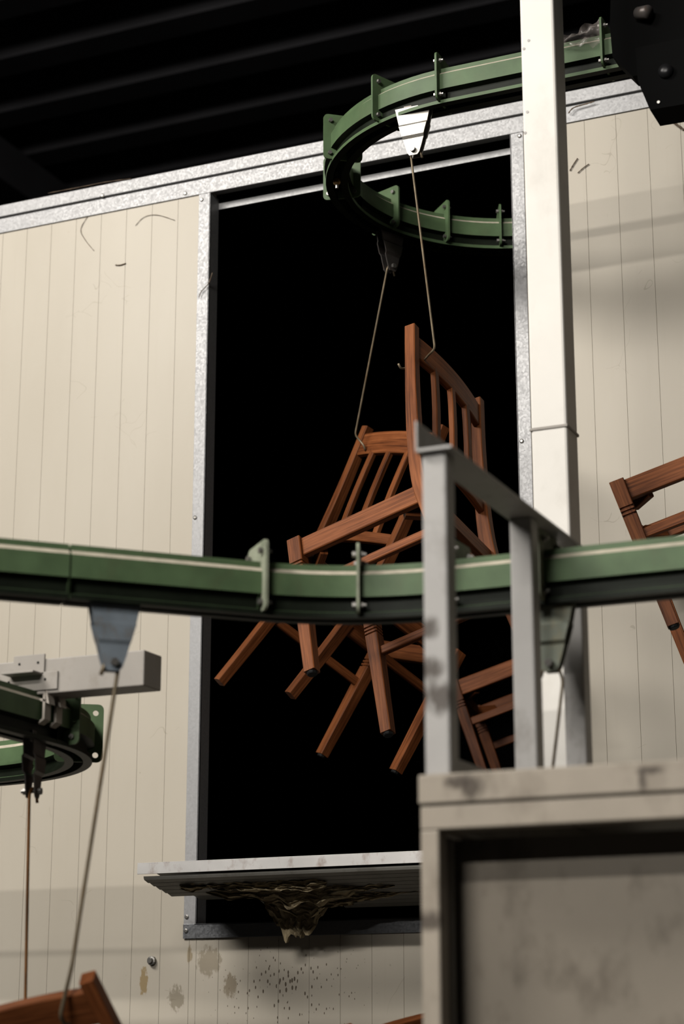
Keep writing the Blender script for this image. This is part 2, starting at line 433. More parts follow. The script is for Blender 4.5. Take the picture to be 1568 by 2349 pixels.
add_box(bm, XL - .004, XR + .004, WY - .007, WY + WT + .01, ZB - .004, ZB - .001)
t4 = structure(mesh_obj('trim_4', bm, MAT['galv_dark']), 'dull galvanised sill edging under the opening')
screws(t4, [Vector((XL - TW * .75, WY - .007, PY(421, 2136, WY).z))])
# sliding door track hung behind the head of the opening
HB = PY(503, 480, WY + .06).z; HT = PY(503, 466, WY + .06).z
bm = bmesh.new()
add_box(bm, XL - .3, XR + .3, WY + WT + .012, WY + WT + .016, HB, HT, .0008)
add_box(bm, XL - .3, XR + .3, WY + WT + .012, WY + WT + .05, HT - .003, HT, .0008)
structure(mesh_obj('trim_5', bm, MAT['galv']), 'galvanised sliding door track across the head of the opening')
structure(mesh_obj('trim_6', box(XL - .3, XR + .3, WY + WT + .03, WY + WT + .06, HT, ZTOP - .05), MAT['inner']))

# ------------------------------------------------------------------ overhead conveyor tracks
HALF = [(.012, 0), (.034, 0), (.034, .010), (.021, .014), (.021, .036), (.038, .042), (.038, .088), (.027, .0975), (.027, .110)]
PROF = HALF + [(-a, z) for a, z in HALF[::-1]] + [(-.012, .03), (.012, .03)]
DUST_SHADE = {6: 1, 10: 1}
DUST_SHADE.update({i: 2 for i in (3, 4, 12, 13, 0, 16, 17, 18, 19)}); DUST_SHADE.update({1: 3, 15: 3})  # dust on the chamfers, painted shade in web, underside and slot
def line2(a, b, n=2):
    a, b = Vector(a), Vector(b); t = (b - a).normalized(); nn = Vector((t.y, -t.x, 0))
    return [(a + (b - a) * i / (n - 1), nn) for i in range(n)]
def arc2(c, R, a0, a1, n=20):       # angles in degrees, measured from +x
    out = []; s = 1 if a1 > a0 else -1
    for i in range(n + 1):
        a = math.radians(a0 + (a1 - a0) * i / n); rad = Vector((math.cos(a), math.sin(a), 0))
        out.append((Vector(c) + rad * R, rad * s))
    return out
bolt_me = {}
def bolt_mesh():
    if 'b' not in bolt_me:
        bm = tube([Vector((-.012, 0, 0)), Vector((-.0045, 0, 0)), Vector((-.0044, 0, 0)), Vector((.0044, 0, 0)), Vector((.0045, 0, 0)), Vector((.010, 0, 0)), Vector((.0101, 0, 0)), Vector((.016, 0, 0))],
                  [.0065, .0065, .0035, .0035, .0065, .0065, .0035, .0035], 6)
        me = bpy.data.meshes.new('bolt'); bmesh.ops.recalc_face_normals(bm, faces=bm.faces); bm.to_mesh(me); bm.free(); me.materials.append(MAT['bolt']); bolt_me['b'] = me
    return bolt_me['b']
HOLES = [(-.040, .130), (.040, .130), (-.042, .024), (.042, .024)]
def flange_mesh(holes, mat='green'):
    key = ('h' if holes else 'p') + mat
    if key not in bolt_me:
        bm = plate(rounded(-.060, .060, .006, .152, .014), [circle(a, z, .0075) for a, z in HOLES] if holes else [], .006)
        me = bpy.data.meshes.new('joint_flange'); bmesh.ops.recalc_face_normals(bm, faces=bm.faces); bm.to_mesh(me); bm.free(); me.materials.append(MAT[mat]); bolt_me[key] = me
    return bolt_me[key]
def flange(root, pos, n, bolts=True, mat='green'):
    # plate standing across the track at pos; n is the sideways normal of the track
    ang = math.atan2(n.y, n.x) - math.pi / 2
    fl = link_mesh('joint_flange', flange_mesh(not bolts, mat), root, pos - OFF[root.name], (0, 0, ang))
    if bolts:
        for a, z in HOLES: link_mesh('bolt', bolt_mesh(), fl, (0, a, z))
    return fl
def track(label, zb, pieces, flanges, holes=(), group='overhead conveyor tracks', fmat='green', lip='track_shade'):
    p0 = pieces[0][0][0]
    root = thing('conveyor_track', label, 'track', (p0.x, p0.y, zb), group)
    for pc in pieces:
        path = [(p + Vector((0, 0, zb)), n) for p, n in pc]
        mesh_obj('rail_section', sweep(path, PROF, DUST_SHADE), [MAT['green'], MAT['dust'], MAT['track_shade'], MAT[lip]], root, 'auto')
    for i, (p, n) in enumerate(flanges): flange(root, p + Vector((0, 0, zb)), n, i not in holes, fmat)
    return root
def on_arc(c, R, a):
    r = Vector((math.cos(math.radians(a)), math.sin(math.radians(a)), 0)); return Vector(c) + r * R, r

ZU = 4.175; UC = (-1.755, 5.24, 0); UR = .54
UX1 = PY(1392, 120, 4.70).x
up_pieces = [line2((UX1 + 1.6, UC[1] - UR, 0), (UC[0], UC[1] - UR, 0)), arc2(UC, UR, 270, 180, 24), arc2(UC, UR, 180, 90, 24), line2((UC[0], UC[1] + UR, 0), (.6, UC[1] + UR, 0))]
nY = Vector((0, 1, 0))
ufl = [(Vector((UX1, UC[1] - UR, 0)), nY), (Vector((UC[0] - .02, UC[1] - UR, 0)), nY)] + [on_arc(UC, UR, a) for a in (247, 219, 190, 159, 135, 114)] + [(Vector((UC[0], UC[1] + UR, 0)), nY)]
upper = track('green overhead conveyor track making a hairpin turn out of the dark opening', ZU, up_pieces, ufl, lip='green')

ZF = 2.45; FY = 3.60
# foreground track: straight along the wall, a 45 degree bend, then towards the camera side
FR = .52; fb = -1.36                                   # bend starts at x = fb
fc = (fb, FY - FR, 0)
d45 = Vector((-1, -1, 0)).normalized()
arcF = arc2(fc, FR, 90, 135, 14); endp = arcF[-1][0]
js = (PZ(155, 1378, ZF) - endp).dot(d45)                # joint between two lengths of track
f_pieces = [line2((1.2, FY, 0), (fb, FY, 0)), arcF, line2(endp, endp + d45 * js), line2(endp + d45 * (js + .004), endp + d45 * 2.2)]
ffl = [on_arc(fc, FR, a) for a in (88, 111, 134)] + [(Vector((-1.155, FY, 0)), nY)]
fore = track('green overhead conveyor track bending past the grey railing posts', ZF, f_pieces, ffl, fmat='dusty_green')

ZL = 2.30; LC = (-3.025, 3.87, 0); LR = .545
l_pieces = [line2((LC[0] + LR, 2.2, 0), (LC[0] + LR, LC[1], 0)), arc2(LC, LR, 0, 90, 26), line2((LC[0], LC[1] + LR, 0), (-5.2, LC[1] + LR, 0))]
lfl = [on_arc(LC, LR, a) for a in (6, 35, 64)] + [(Vector((LC[0] - .12, LC[1] + LR, 0)), nY)]
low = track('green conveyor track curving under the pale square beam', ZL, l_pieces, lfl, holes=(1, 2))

# ------------------------------------------------------------------ trolley hangers and wire hooks
def hanger(pos, ang, mat, label):
    root = thing('trolley_hanger', label, 'hanger', pos, 'trolley hangers under the tracks')
    root.rotation_euler = (0, 0, ang); OFF[root.name] = Vector()
    for s in (-1, 1):
        bm = bmesh.new(); rows = []
        for z, hw, yo in ((.02, .054, .010), (-.032, .043, .010), (-.038, .042, .014), (-.070, .033, .014), (-.078, .031, .009), (-.100, .025, .009), (-.122, .018, .009), (-.130, .012, .009)):
            rows.append([bm.verts.new((x * hw, s * (yo + t), z)) for x, t in ((-1, 0), (1, 0), (1, .003), (-1, .003))])
        for a, b in zip(rows, rows[1:]):
            for i in range(4): bm.faces.new((a[i], a[(i + 1) % 4], b[(i + 1) % 4], b[i]))
        bm.faces.new(rows[0]); bm.faces.new(rows[-1][::-1])
        mesh_obj('hanger_plate', bm, mat, root)
    mesh_obj('pivot_bolt', tube([Vector((0, y, -.114)) for y in (-.022, -.0135, -.0134, .0134, .0135, .022, .0221, .027)], [.008, .008, .0045, .0045, .008, .008, .0045, .0045], 8), MAT['bolt'], root)
    mesh_obj('trolley_block', box(-.03, .03, -.009, .009, .0, .028, .002), MAT['hang_dark'], root)
    return root
def pivot(h):
    return Vector(h.location) + Vector((0, 0, -.114))
def rounded_path(pts, rad=.012, n=4):
    pts = [Vector(p) for p in pts]; out = [pts[0]]
    for a, b, c in zip(pts, pts[1:], pts[2:]):
        l0 = min(rad, (b - a).length * .45); l1 = min(rad, (c - b).length * .45)
        p = b + (a - b).normalized() * l0; q = b + (c - b).normalized() * l1
        for i in range(n + 1):
            t = i / n; out.append(p * (1 - t) ** 2 + b * (2 * t * (1 - t)) + q * t * t)
    out.append(pts[-1]); return out
def wire(label, pts, mat, r=.0034, n=6):
    bm = tube(rounded_path(pts), r, 8)
    o = mesh_obj('wire_hook', bm, mat, None, True); return tag(o, label, 'hook', 'wire hooks below the hangers')

hA = hanger(Vector((PY(951, 352, 4.70).x, 4.70, ZU)), 0, MAT['hang_zinc'], 'bright zinc trolley hanger under the upper green track')
aB = 157; pB, rB = on_arc(UC, UR, aB)
hB = hanger(pB + Vector((0, 0, ZU)), math.radians(aB - 90), MAT['hang_dark'], 'dark trolley hanger seen edge-on at the hairpin turn')
pFL = PZ(250, 1400, ZF); s45 = (pFL - endp).dot(d45); qFL = endp + d45 * s45
hFL = hanger(Vector((qFL.x, qFL.y, ZF)), math.radians(45), MAT['hang_blue'], 'blue-grey trolley hanger in front of the pale square beam')
hFR = hanger(Vector((PY(1263, 1480, FY).x, FY, ZF)), 0, MAT['hang_green'], 'dull green trolley hanger in front of the white column')
yLL = 3.83
hLL = hanger(Vector((LC[0] + LR, yLL, ZL)), math.radians(106), MAT['hang_dark'], 'dark trolley hanger under the curved lower track')

def over_bolt(h, side, dirv=None):      # wire end bent over the pivot bolt; returns points from the short end to the long side
    p = pivot(h); d = dirv or Vector((1, 0, 0))
    return [p + d * side * .022 + Vector((0, 0, -.024)), p + d * side * .014 + Vector((0, 0, .002)), p + Vector((0, 0, .0085)), p - d * side * .013 + Vector((0, 0, -.004))]

# ------------------------------------------------------------------ chairs
HW, HD, SH, HH, RAKE, SPL = .2, .199, .438, .988, .054, .075
def loft(secs, ch=.0022):
    """secs: list of (centre, half_u, half_v, U, V); chamfered rectangles; uv runs along the grain"""
    bm = bmesh.new(); uvl = bm.loops.layers.uv.new('UVMap'); rings = []; ln = 0; prev = None; us = []
    for c, hu, hv, U, V in secs:
        c = Vector(c)
        if prev is not None: ln += (c - prev).length
        prev = c; us.append(ln); k = min(ch, hu * .4, hv * .4)
        pr = [(hu, hv - k), (hu - k, hv), (-hu + k, hv), (-hu, hv - k), (-hu, -hv + k), (-hu + k, -hv), (hu - k, -hv), (hu, -hv + k)]
        rings.append([bm.verts.new(c + U * a + V * b) for a, b in pr])
    hu, hv = secs[0][1], secs[0][2]
    per = [0, .002, 2 * hu, 2 * hu + .002, 2 * hu + 2 * hv, 2 * hu + 2 * hv + .002, 4 * hu + 2 * hv, 4 * hu + 2 * hv + .002, 4 * hu + 4 * hv]
    for j, (a, b) in enumerate(zip(rings, rings[1:])):
        for i in range(8):
            f = bm.faces.new((a[i], a[(i + 1) % 8], b[(i + 1) % 8], b[i]))
            for lp, uv in zip(f.loops, ((us[j], per[i]), (us[j], per[i + 1]), (us[j + 1], per[i + 1]), (us[j + 1], per[i]))): lp[uvl].uv = uv
    for r, u in ((rings[0][::-1], 0), (rings[-1], 5)):
        f = bm.faces.new(r)
        for lp in f.loops: lp[uvl].uv = (u + lp.vert.co.x * 3, lp.vert.co.y)
    return bm
eX, eY, eZ = Vector((1, 0, 0)), Vector((0, 1, 0)), Vector((0, 0, 1))
def bar(p0, p1, hu, hv, U, V): return loft([(p0, hu, hv, U, V), (p1, hu, hv, U, V)])

def build_chair():
    root = thing('wooden_chair', 'chair', 'chair', (0, 0, 0), 'brown slat-back chairs on the conveyor')
    W_ = MAT['wood']
    for s in (-1, 1):
        # front leg with three turned grooves under the rail
        zs = [(.004, .0165), (.31, .0200)]
        for g in (.083, .0945, .106)[::-1]:
            z = SH - g
            zs += [(z - .0030, .0202), (z - .0017, .0155), (z + .0017, .0155), (z + .0030, .0202)]
        zs += [(SH - .03, .0206), (SH, .0206)]
        leg = mesh_obj('front_leg', loft([((s * HW, -HD, z), h, h, eX, eY) for z, h in zs]), W_, root)
        mesh_obj('foot_pad', tube([Vector((s * HW, -HD, .0045)), Vector((s * HW, -HD, -.001)), Vector((s * HW, -HD, -.004))], [.0145, .0145, .0125], 10), MAT['pad'], leg)
        # rear post
        pts = smooth_path([(s * HW, HD + SPL, .0), (s * HW, HD + .040, .18), (s * HW, HD + .010, .36), (s * HW, HD, .46), (s * HW, HD + .006, .60), (s * HW, HD + .028, .80), (s * HW, HD + RAKE, HH)], 4)
        secs = []
        for p, (t, _, _) in zip(pts, frames(pts)):
            f = p.z / HH; hv = .0165 + .005 * max(0, 1 - abs(p.z - .44) / .4)
            V = t.cross(eX).normalized(); secs.append((p, .0145, hv, eX, V))
        post = mesh_obj('rear_post', loft(secs), W_, root)
        mesh_obj('side_rail', bar((s * (HW - .003), -HD + .012, SH - .031), (s * (HW - .003), HD - .014, SH - .031), .011, .029, eX, eZ), W_, root)
        mesh_obj('side_stretcher', bar((s * HW, -HD + .010, .272), (s * HW, HD + .008, .272), .009, .0135, eX, eZ), W_, root)
        for e in (-1, 1):
            c = Vector((s * (HW - .045), e * (HD - .045), SH - .045)); d = Vector((s * e, -1, 0)).normalized()
            mesh_obj('corner_block', bar(c - d * .036, c + d * .036, .011, .022, Vector((d.y, -d.x, 0)), eZ), W_, root)
    mesh_obj('front_rail', bar((-HW + .012, -HD + .003, SH - .031), (HW - .012, -HD + .003, SH - .031), .011, .029, eY, eZ), W_, root)
    mesh_obj('back_rail', bar((-HW + .010, HD, SH - .030), (HW - .010, HD, SH - .030), .011, .028, eY, eZ), W_, root)
    tl = Vector((0, RAKE - .028, HH - .80)).normalized(); nl = tl.cross(eX).normalized()
    def post_y(z): return HD + .006 + (z - .60) * (RAKE - .006) / (HH - .60)
    def bowed(z, hz, th, bow):
        return loft([((HW * x * .96, post_y(z) + bow * (1 - x * x) , z), th, hz, eY, tl) for x in [-1 + 2 * i / 12 for i in range(13)]])
    mesh_obj('crest_rail', bowed(.922, .039, .0095, .015), W_, root)
    mesh_obj('slat_rail', bowed(.592, .017, .0095, .012), W_, root)
    for fx in (-.47, 0, .47):
        y0 = post_y(.59) + .012 * (1 - fx * fx); y1 = post_y(.90) + .015 * (1 - fx * fx)
        mesh_obj('back_slat', loft([((fx * HW, y0 + (y1 - y0) * i / 4 + .004 * math.sin(math.pi * i / 4), .60 + .30 * i / 4), .0115, .0085, eX, nl) for i in range(5)]), W_, root)
    return root
def copy_thing(root):
    r = root.copy(); COL.objects.link(r)
    for ch in [c for c in bpy.data.objects if c.parent == root]:
        c = ch.copy(); COL.objects.link(c); c.parent = r
        for g in [q for q in bpy.data.objects if q.parent == ch]:
            d = g.copy(); COL.objects.link(d); d.parent = c
    return r
def rotvec(v):
    v = Vector(v); return Matrix.Rotation(v.length, 3, v.normalized())
POSES = [
    ((-.017, -.456, -1.652), (-1.912, 4.780, 2.570), 'brown slat-back chair hooked by its crest in front of the dark opening'),
    ((.467, .474, 2.612), (-2.547, 5.521, 2.572), 'brown slat-back chair leaning back in the opening, hooked at its post, behind another chair'),
    ((.212, -.289, -1.403), (-1.085, 5.166, 2.729), 'brown wooden chair hanging side-on against the cream wall past the white column'),
    ((.212, -.289, -1.403), (-2.193, 6.820, 2.548), 'dim wooden chair deep inside the dark opening, behind the railing posts'),
    ((.877, -.149, .252), (-2.071, 3.843, .885), 'red-brown chair on the hook below the blue-grey hanger'),
    ((.664, .058, .869), (-1.946, 4.960, .777), 'wooden chair hanging low behind the platform, under the torn shelf'),
]
proto = build_chair(); chairs = []
for i, (r, t, lab) in enumerate(POSES):
    c = proto if i == 0 else copy_thing(proto)
    m = rotvec(r).to_4x4(); m.translation = Vector(t); c.matrix_world = m
    c.location = t; c.rotation_euler = rotvec(r).to_euler(); c['label'] = lab; chairs.append(m)
def cp(i, x, y, z): return chairs[i] @ Vector((x, y, z))

# wires (pixel directions from the photo, depth from the hanger above and the chair below)
yA = cp(0, HW, HD + RAKE, .92).y
wire('brownish wire hook holding the front chair by its crest', over_bolt(hA, 1) + [PY(997, 800, 4.80), PY(985, 812, 4.81), PY(971, 828, yA + .05), PY(950, 842, yA + .05), PY(928, 845, yA + .03), PY(919, 846, yA + .01), PY(913, 834, yA)], MAT['wire'])
bp = cp(1, HW, HD + RAKE, .9)
wire('thin wire hook at the post of the leaning chair', over_bolt(hB, 1, Vector((.3, .95, 0))) + [PY(814, 998, bp.y - .06), PY(826, 1012, bp.y - .05), PY(834, 1022, bp.y - .05), PY(838, 1034, bp.y - .04)], MAT['wire'])
yE = cp(4, .1, HD + RAKE, .92).y
wire('long wire hook from the blue-grey hanger to the red-brown chair', over_bolt(hFL, -1, Vector((.7, .7, 0))) + [PY(165, 2215, yE - .055), PY(138, 2330, yE - .03), PY(150, 2352, yE + .0), PY(175, 2345, yE + .04)], MAT['wire'], .0042)
p0 = pivot(hLL)
wire('rusty straight wire hook below the curved lower track', over_bolt(hLL, 1, Vector((0, 1, 0))) + [PY(55, 2460, yLL), PY(68, 2480, yLL), PY(80, 2465, yLL)], MAT['rust'], .0036)
p1 = pivot(hFR)
wire('bent wire hook under the dull green hanger by the column', over_bolt(hFR, -1) + [PY(1291, 1560, FY), PY(1266, 1772, FY), PY(1274, 1786, FY), PY(1288, 1780, FY)], MAT['wire'])
hD = hanger(Vector((cp(2, 0, HD, HH).x + .17, UC[1] - UR, ZU)), 0, MAT['hang_zinc'], 'zinc trolley hanger over the chair past the column')
cD = cp(2, .12, HD + RAKE + .02, .91)
wire('wire hook holding the chair past the white column', over_bolt(hD, 1) + [pivot(hD) * .5 + cD * .5 + Vector((.02, -.02, 0)), cD + Vector((.03, -.03, .05)), cD + Vector((.03, 0, -.02)), cD + Vector((-.02, .01, -.05)), cD + Vector((-.06, .0, -.03))], MAT['wire'])

cC = cp(3, .0, HD + RAKE + .02, .90)
wire('wire hook from the booth ceiling holding the dim chair', [Vector((cC.x + .02, cC.y, ZTOP - .04)), cC + Vector((.03, 0, .06)), cC + Vector((.035, 0, -.02)), cC + Vector((-.02, .0, -.05)), cC + Vector((-.05, .0, -.03))], MAT['wire'])
# ------------------------------------------------------------------ white column
CY = 4.30
cx0 = PY(1191, 20, CY).x; cx1 = PY(1268, 20, CY).x; cw = cx1 - cx0
croot = thing('steel_column', 'white painted square steel column standing in front of the opening', 'column', ((cx0 + cx1) / 2, CY + cw / 2, 0))
mesh_obj('shaft', box(cx0, cx1, CY, CY + cw, .012, 7.0, .006), MAT['column'], croot)
mesh_obj('base_plate', box(cx0 - .06, cx1 + .06, CY - .06, CY + cw + .06, 0, .012, .002), MAT['column'], croot)
zw = PY(1250, 982, CY).z
mesh_obj('thin_ring', box(cx0 - .003, cx1 + .003, CY - .003, CY + cw + .003, zw - .004, zw + .004, .002), MAT['beam'], croot)  # thin raised ring around the shaft, in the beam colour
for px, py in ((1212, 93), (1201, 112), (1209, 257), (1204, 305)):
    p = PY(px, py, CY); mesh_obj('dent', tube([p + Vector((0, .001, 0)), p + Vector((0, -.001, 0))], .004, 8), MAT['grey'], croot)

# ------------------------------------------------------------------ access platform with railing
PYF = 2.98
pa = PY(968, 1778, PYF); pb = PY(963, 1850, PYF); pc_ = PY(963, 1905, PYF); pd = PY(1005, 1905, PYF)
X0 = pb.x; X1 = .35; YB = 4.15
pr_ = thing('access_platform', 'beige and grey steel platform with an angle-iron handrail', 'platform', ((X0 + X1) / 2, (PYF + YB) / 2, 0))
mesh_obj('deck', box(X0 + .004, X1, PYF + .004, YB, pa.z - .012, pa.z - .001), MAT['beige'], pr_)
mesh_obj('front_beam', box(X0 - .002, X1, PYF - .004, PYF + .05, pb.z + .003, pa.z, .003), MAT['beige'], pr_)
mesh_obj('lower_beam', box(X0, X1, PYF, PYF + .045, pc_.z, pb.z, .003), MAT['beige'], pr_)
mesh_obj('side_beam', box(X0, X0 + .04, PYF + .05, YB, pc_.z, pa.z - .012, .003), MAT['beige'], pr_)
mesh_obj('rear_beam', box(X0, X1, YB, YB + .04, pc_.z, pa.z, .003), MAT['beige'], pr_)
lw = pd.x - X0
for lx, ly in ((X0, PYF), (X1 - lw, PYF), (X0, YB), (X1 - lw, YB)):
    mesh_obj('leg', box(lx, lx + lw, ly, ly + .04, 0, pc_.z, .003), MAT['beige'], pr_)
fx0 = PY(1044, 2200, PYF + .125).x
mesh_obj('front_panel', box(fx0, X1, PYF + .125, PYF + .13, .1, pc_.z - .004), MAT['panel'], pr_)
mesh_obj('side_shade_panel', box(X0 + .002, X0 + .006, PYF + .045, YB, .1, pc_.z - .004), MAT['panel'], pr_)  # unseen side closed with an added panel to shadow the wall behind
zh = PY(968, 1042, 3.0).z; hx = PY(964, 1040, 3.0).x
PX = PY(969, 1300, 3.0).x; PWD = PY(1025, 1300, 3.0).x - PX
for py_ in (3.0, 3.455, 3.77):
    mesh_obj('guard_post', box(PX, PX + PWD, py_, py_ + PWD, pa.z, zh, .004), MAT['grey'], pr_)
bm = bmesh.new()
ztop = PY(960, 965, 2.985).z; fw = PY(1035, 1035, 2.985).x - hx
add_box(bm, hx - .004, hx, 2.985, 4.18, zh, ztop, .0008)
add_box(bm, hx - .004, hx + fw, 2.985, 4.18, zh, zh + .006, .0012)
mesh_obj('handrail', bm, MAT['grey'], pr_)
mesh_obj('toe_board', box(X0 + .006, X0 + .036, PYF + .06, YB, pa.z, PY(1045, 1738, 3.05).z, .002), MAT['grey'], pr_)

# ------------------------------------------------------------------ torn shelf panel leaning out of the opening
SY = 5.085
sl = PY(316, 1980, SY); slb = PY(316, 2006, SY); sx1 = XR + .02
sx0 = sl.x
sroot = thing('torn_shelf', 'torn sandwich panel with white metal lip leaning out of the opening', 'shelf', (sx0 + .5, WY, ZB))
slope = .20                                 # falls towards the wall
def sz(y): return slb.z - .010 - (y - SY) * slope
bm = bmesh.new()
add_box(bm, sx0, sx1, SY - .003, SY, slb.z, sl.z, .001)
add_box(bm, sx0, sx1, SY - .003, SY + .10, sl.z - .003, sl.z, .001)
mesh_obj('metal_lip', bm, MAT['lip'], sroot)
# upper skin
bm = bmesh.new()
y1 = 5.46
pts = [(SY + .006, sl.z - .004), (y1, sl.z - .004 - (y1 - SY) * slope), (y1, sl.z - .006 - (y1 - SY) * slope), (SY + .006, sl.z - .006)]
a = [bm.verts.new((sx0 + .012, y, z)) for y, z in pts]; b = [bm.verts.new((sx1, y, z)) for y, z in pts]
for i in range(4): bm.faces.new((a[i], a[(i + 1) % 4], b[(i + 1) % 4], b[i]))
bm.faces.new(a); bm.faces.new(b[::-1])
mesh_obj('top_skin', bm, MAT['skin'], sroot)
# ribbed lower skin, one strip after another
yy = SY + .008; k = 0; rnd = random.Random(2)
while yy < 5.44:
    wd = .036
    x0 = sx0 + .016 + (0 if yy < 5.24 else rnd.uniform(.02, .12) + (yy - 5.24) * 2.2)
    bm = bmesh.new()
    pr2 = [(yy, sz(yy) + .002), (yy + .004, sz(yy) - .004), (yy + wd - .008, sz(yy + wd) - .004), (yy + wd - .002, sz(yy + wd) + .002), (yy + wd - .002, sz(yy + wd) + .006), (yy, sz(yy) + .006)]
    a = [bm.verts.new((x0, y, z)) for y, z in pr2]; b = [bm.verts.new((sx1, y, z)) for y, z in pr2]
    for i in range(6): bm.faces.new((a[i], a[(i + 1) % 6], b[(i + 1) % 6], b[i]))
    bm.faces.new(a); bm.faces.new(b[::-1])
    mesh_obj('lower_skin_strip', bm, MAT['skin'], sroot); yy += wd; k += 1
# torn foam hanging from the broken underside
def foam(x0, x1, yc, ztop_fn, depth_fn, seed, name='torn_foam', thick=.03):
    r = random.Random(seed); bm = bmesh.new(); nx, nz = 60, 16; F = []; B = []
    from mathutils import noise as nz_
    for i in range(nx + 1):
        u = i / nx; x = x0 + (x1 - x0) * u; zt = ztop_fn(u); dp = depth_fn(u) * (1 + .35 * nz_.noise(Vector((u * 14, seed, 0)))) + .004
        fr, br = [], []
        for j in range(nz + 1):
            v = j / nz; z = zt - dp * v
            bulge = .020 * nz_.noise(Vector((u * 9, v * 5, seed))) + .014 * nz_.noise(Vector((u * 26, v * 11, seed + 5))) + .008 * nz_.noise(Vector((u * 60, v * 24, seed + 2)))
            yo = yc + bulge + .02 * v
            fr.append(bm.verts.new((x + .012 * nz_.noise(Vector((u * 8, v * 6, 9))), yo, z)))
            br.append(bm.verts.new((x, yo + thick * (1 - .6 * v) + .006, z + .004)))
        F.append(fr); B.append(br)
    for G, s in ((F, 1), (B, -1)):
        for i in range(nx):
            for j in range(nz):
                q = (G[i][j], G[i + 1][j], G[i + 1][j + 1], G[i][j + 1]); bm.faces.new(q if s > 0 else q[::-1])
    for i in range(nx):
        for j in (0, nz): bm.faces.new((F[i][j], B[i][j], B[i + 1][j], F[i + 1][j]))
    for j in range(nz):
        for i in (0, nx): bm.faces.new((F[i][j], F[i][j + 1], B[i][j + 1], B[i][j]))
    return mesh_obj(name, bm, MAT['foam'], sroot, 'auto')
def px_x(px, Y): return PY(px, 2090, Y).x
def hat(u, c, w): return max(0, 1 - abs(u - c) / w)
foam(px_x(412, 5.16), px_x(740, 5.16), 5.15, lambda u: sz(5.15) + .004, lambda u: .016 + .012 * hat(u, .08, .1) + .016 * hat(u, .5, .3) + .02 * hat(u, .85, .3), 3)
foam(px_x(470, 5.23), px_x(900, 5.23), 5.22, lambda u: sz(5.22) + .004, lambda u: .012 + .02 * hat(u, .12, .12) + .045 * hat(u, .45, .35) + .02 * hat(u, .7, .3), 7)
foam(px_x(560, 5.30), px_x(960, 5.30), 5.29, lambda u: sz(5.29) + .006, lambda u: .012 + .05 * hat(u, .3, .25) + .03 * hat(u, .55, .4), 19)
foam(px_x(606, 5.37), px_x(800, 5.37), 5.36, lambda u: sz(5.36) + .012, lambda u: .03 + .085 * min(1, 1.6 * hat(u, .36, .36)), 11)

# ------------------------------------------------------------------ pale beam with brackets and clamps over the lower track
BYF = 3.79
b0 = PY(331, 1490, BYF); b1 = PY(331, 1572, BYF)
broot = thing('support_beam', 'pale square steel beam with bolted brackets over the curved track', 'beam', (b0.x, BYF, b1.z))
bh = b0.z - b1.z
mesh_obj('beam_tube', box(-5.2, b0.x, BYF, BYF + bh, b1.z, b0.z, .003), MAT['beam'], broot)
def angle_bracket(px0, px1, yt, yb, ledge):
    a = PY(px0, yt, BYF - .004); b = PY(px1, yb, BYF - .004)
    bm = bmesh.new(); add_box(bm, a.x, b.x, BYF - .005, BYF, b.z, a.z, .001)
    if ledge: add_box(bm, a.x - .006, b.x - .004, BYF - .045, BYF - .004, b.z - .002, b.z + .003, .001)
    o = mesh_obj('angle_bracket', bm, MAT['beam'], broot)
    for f in (.2, .8):
        p = Vector((a.x + (b.x - a.x) * f, BYF - .005, a.z - (a.z - b.z) * .42))
        mesh_obj('bolt_hole', tube([p + Vector((0, .001, 0)), p + Vector((0, -.0008, 0))], .0032, 10), MAT['pad'], o)
    return o
angle_bracket(32, 101, 1506, 1546, True)
angle_bracket(-6, 131, 1551, 1580, False)
# strap clamps gripping the track under the beam
TX = LC[0] + LR
def strap(y, nm='strap_clamp'):
    pts = [(-.012, b1.z + .0), (-.012, b1.z - .012), (.046, b1.z - .014), (.058, b1.z - .024), (.050, ZL + .118), (.047, ZL + .100), (.047, ZL + .045), (.032, ZL + .036)]
    bm = bmesh.new(); rows = []
    for i, (dx, z) in enumerate(pts):
        a = pts[max(i - 1, 0)]; b = pts[min(i + 1, len(pts) - 1)]; t = Vector((b[0] - a[0], b[1] - a[1])).normalized(); nn = Vector((t.y, -t.x)) * .003
        rows.append([bm.verts.new((TX + dx + nn.x * s, y + w, z + nn.y * s)) for s, w in ((-1, -.013), (1, -.013), (1, .013), (-1, .013))])
    for a, b in zip(rows, rows[1:]):
        for i in range(4): bm.faces.new((a[i], a[(i + 1) % 4], b[(i + 1) % 4], b[i]))
    bm.faces.new(rows[0]); bm.faces.new(rows[-1][::-1])
    o = mesh_obj(nm, bm, MAT['clamp'], broot)
    for s in (-1, 1):
        mesh_obj('bolt', cyl((TX + .02, y + s * .0, b1.z - .03), (TX + .02, y, b1.z + .0), .006, 6), MAT['bolt'], o)
    return o
strap(BYF + .012); strap(BYF + .062)
mesh_obj('clamp_block', box(TX - .05, TX + .045, BYF + .004, BYF + .075, ZL + .1105, b1.z, .002), MAT['hang_dark'], broot)

